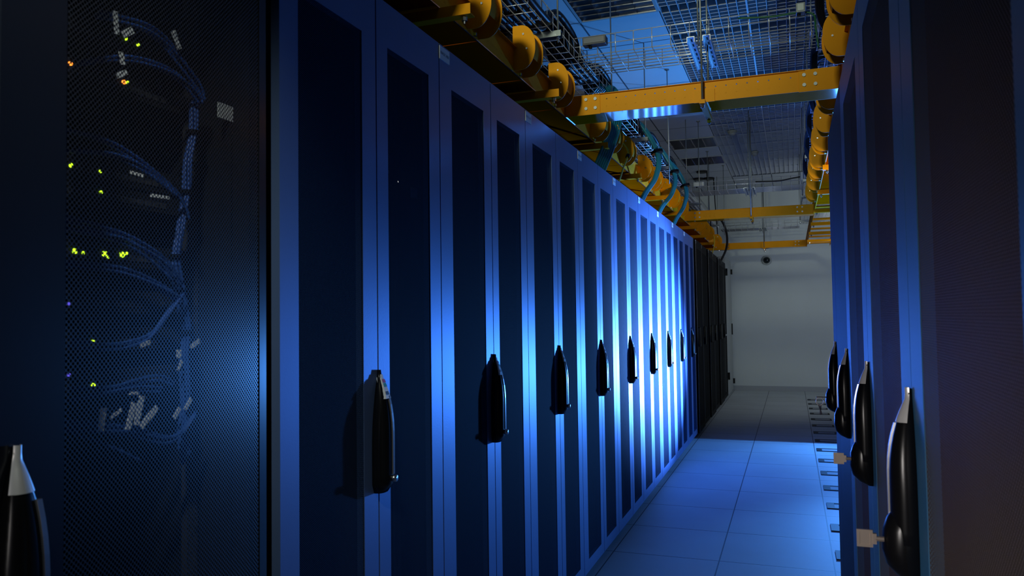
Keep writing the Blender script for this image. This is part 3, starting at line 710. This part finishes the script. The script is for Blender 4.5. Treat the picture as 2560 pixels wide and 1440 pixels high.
# green cables dropping from the basket to the racks
def drop(pts, n, r, spread, label, tie=None, m='greencable', cat='cables'):
    t = thing('cable_bundle', pts[-1], label, cat, None)
    for i in range(n):
        d = (i-(n-1)/2)*spread
        P = smoothpath([(p[0]+.3*d, p[1]+d, p[2]+.15*d) for p in pts], 7)
        MB().tube(P, r, 7).build('cable', M[m], t, smooth=True)
    if tie is not None:
        p = smoothpath(pts, 7)[tie]; q = smoothpath(pts, 7)[tie+1]
        dd = (q-p).normalized()*.012
        MB().tube([p-dd, p+dd], n*spread*.62+r, 10).build('cable_tie', M['handle'], t)
drop([(-1.20, 5.0, 2.87), (-1.12, 4.98, 2.92), (-1.045, 4.93, 2.80), (-1.03, 4.80, 2.62), (-1.035, 4.60, 2.42), (-1.075, 4.42, 2.20)], 6, .0095, .026, 'widest fan of teal cables, dropping onto the fourth left rack beyond the first crossbeam')
for (ya, yb, lb) in ((6.20, 5.78, 'nearest of the three narrow teal cable drops over the left racks'), (7.15, 6.58, 'middle of the three narrow teal cable drops over the left racks'), (7.95, 7.46, 'farthest of the three narrow teal cable drops over the left racks')):
    drop([(-1.22, ya-.25, 2.86), (-1.14, ya-.1, 2.95), (-1.05, ya, 2.84), (-.985, ya+.03, 2.66), (-.99, (ya+yb)/2+.10, 2.48), (-1.03, yb+.06, 2.32), (-1.075, yb, 2.20)], 4, .011, .016, lb, tie=19)
drop([(-1.20, 5.35, 2.47), (-1.10, 5.20, 2.585), (-1.02, 5.15, 2.50), (-1.04, 5.05, 2.36), (-1.08, 5.0, 2.20)], 2, .004, .008, 'thin yellow cables dropping beside the teal fan', tie=16, m='yellowcable')
drop([(-1.15, 12.2, 2.90), (-1.0, 12.3, 2.86), (-.93, 12.45, 2.66), (-.95, 12.6, 2.44), (-1.06, 12.6, 2.20)], 2, .014, .02, 'black cable looping down to the last black rack', m='blackcable')
drop([(-1.12, 11.1, 2.56), (-1.02, 11.2, 2.52), (-1.02, 11.3, 2.38), (-1.07, 11.3, 2.20)], 2, .006, .012, 'thin yellow cables hanging at the far end of the left trough', m='yellowcable')
# junction boxes near the right basket
def jbox(x, y, z, w, h, d, label, m='white'):
    t = thing('junction_box', (x+w/2, y+d/2, z), label, 'junction box')
    MB().box(x, x+w, y, y+d, z, z+h).build('body', M[m], t, bevel=.004)
    MB().box(x+.006, x+w-.006, y-.004, y, z+.006, z+h-.006).build('cover', M[m], t, bevel=.002)
    MB().cyl((x+w*.3, y+d*.5, z-.012), .010, .012, 'z', 10).build('cable_gland', M['handle'], t)
jbox(.135, 3.50, 2.955, .075, .05, .06, 'small pale junction box at the end of the nearest crossing basket')
jbox(.155, 3.28, 2.99, .16, .055, .10, 'larger white junction box at the top edge of the frame')
jbox(.06, 4.04, 2.885, .045, .05, .05, 'small grey clip box on the nearest crossing basket side', 'zinc')
jbox(.13, 9.02, 2.86, .11, .09, .08, 'white junction box by the middle crossing basket')
jbox(-1.04, 4.03, 2.865, .13, .045, .06, 'dark grey splice box at the left end of the nearest crossing basket', 'rail')
jbox(-1.04, 9.08, 2.88, .12, .05, .06, 'pale box at the left end of the middle crossing basket')
# earthing wire along the near crossing basket
t = thing('earth_wire', (-.2, 4.09, 2.9), 'thin green earth wire along the nearest crossing basket', 'wire')
MB().tube(smoothpath([(-.22, 4.088, 2.915), (-.05, 4.085, 2.898), (.06, 4.085, 2.90), (.14, 4.08, 2.88), (.15, 4.06, 2.80), (.16, 4.06, 2.70)], 6), .005, 6).build('cable', mat('earth_green', (.01, .09, .03), .5), t, smooth=True)
t = thing('power_cord', (-.1, 9.14, 2.9), 'dark cord along the right half of the middle crossing basket', 'cord')
MB().tube(smoothpath([(-.35, 9.14, 2.895), (-.1, 9.13, 2.885), (.05, 9.13, 2.905), (.2, 9.12, 2.92)], 6), .008, 6).build('cable', M['blackcable'], t, smooth=True)

# smoke detectors, dome camera
for (x, y, lb) in ((-.62, 9.55, 'pale smoke detector under the open grid ceiling, nearer one'), (-.42, 10.9, 'pale smoke detector under the open grid ceiling, farther one')):
    t = thing('smoke_detector', (x, y, HC), lb, 'smoke detector')
    MB().cyl((x, y, HC-.02), .055, .02, 'z', 20).build('base', M['detector'], t, smooth=False)
    MB().tube([(x, y, HC-.02), (x, y, HC-.04), (x, y, HC-.055)], [.048, .042, .018], 20).build('sensor', M['detector'], t, smooth=True)
t = thing('dome_camera', (-.40, YW1, 2.355), 'dark glass dome camera in a white ring high on the far wall', 'camera')
MB().tube([(-.40, YW1, 2.355), (-.40, YW1-.03, 2.355), (-.40, YW1-.05, 2.355)], [.088, .086, .070], 28).build('ring', M['white'], t, smooth=True)
MB().tube([(-.40, YW1-.048-.06*math.sin(PI/2*i/7), 2.355) for i in range(8)], [max(.002, .062*math.cos(PI/2*i/7)) for i in range(8)], 24).build('dome', M['dome'], t, smooth=True)
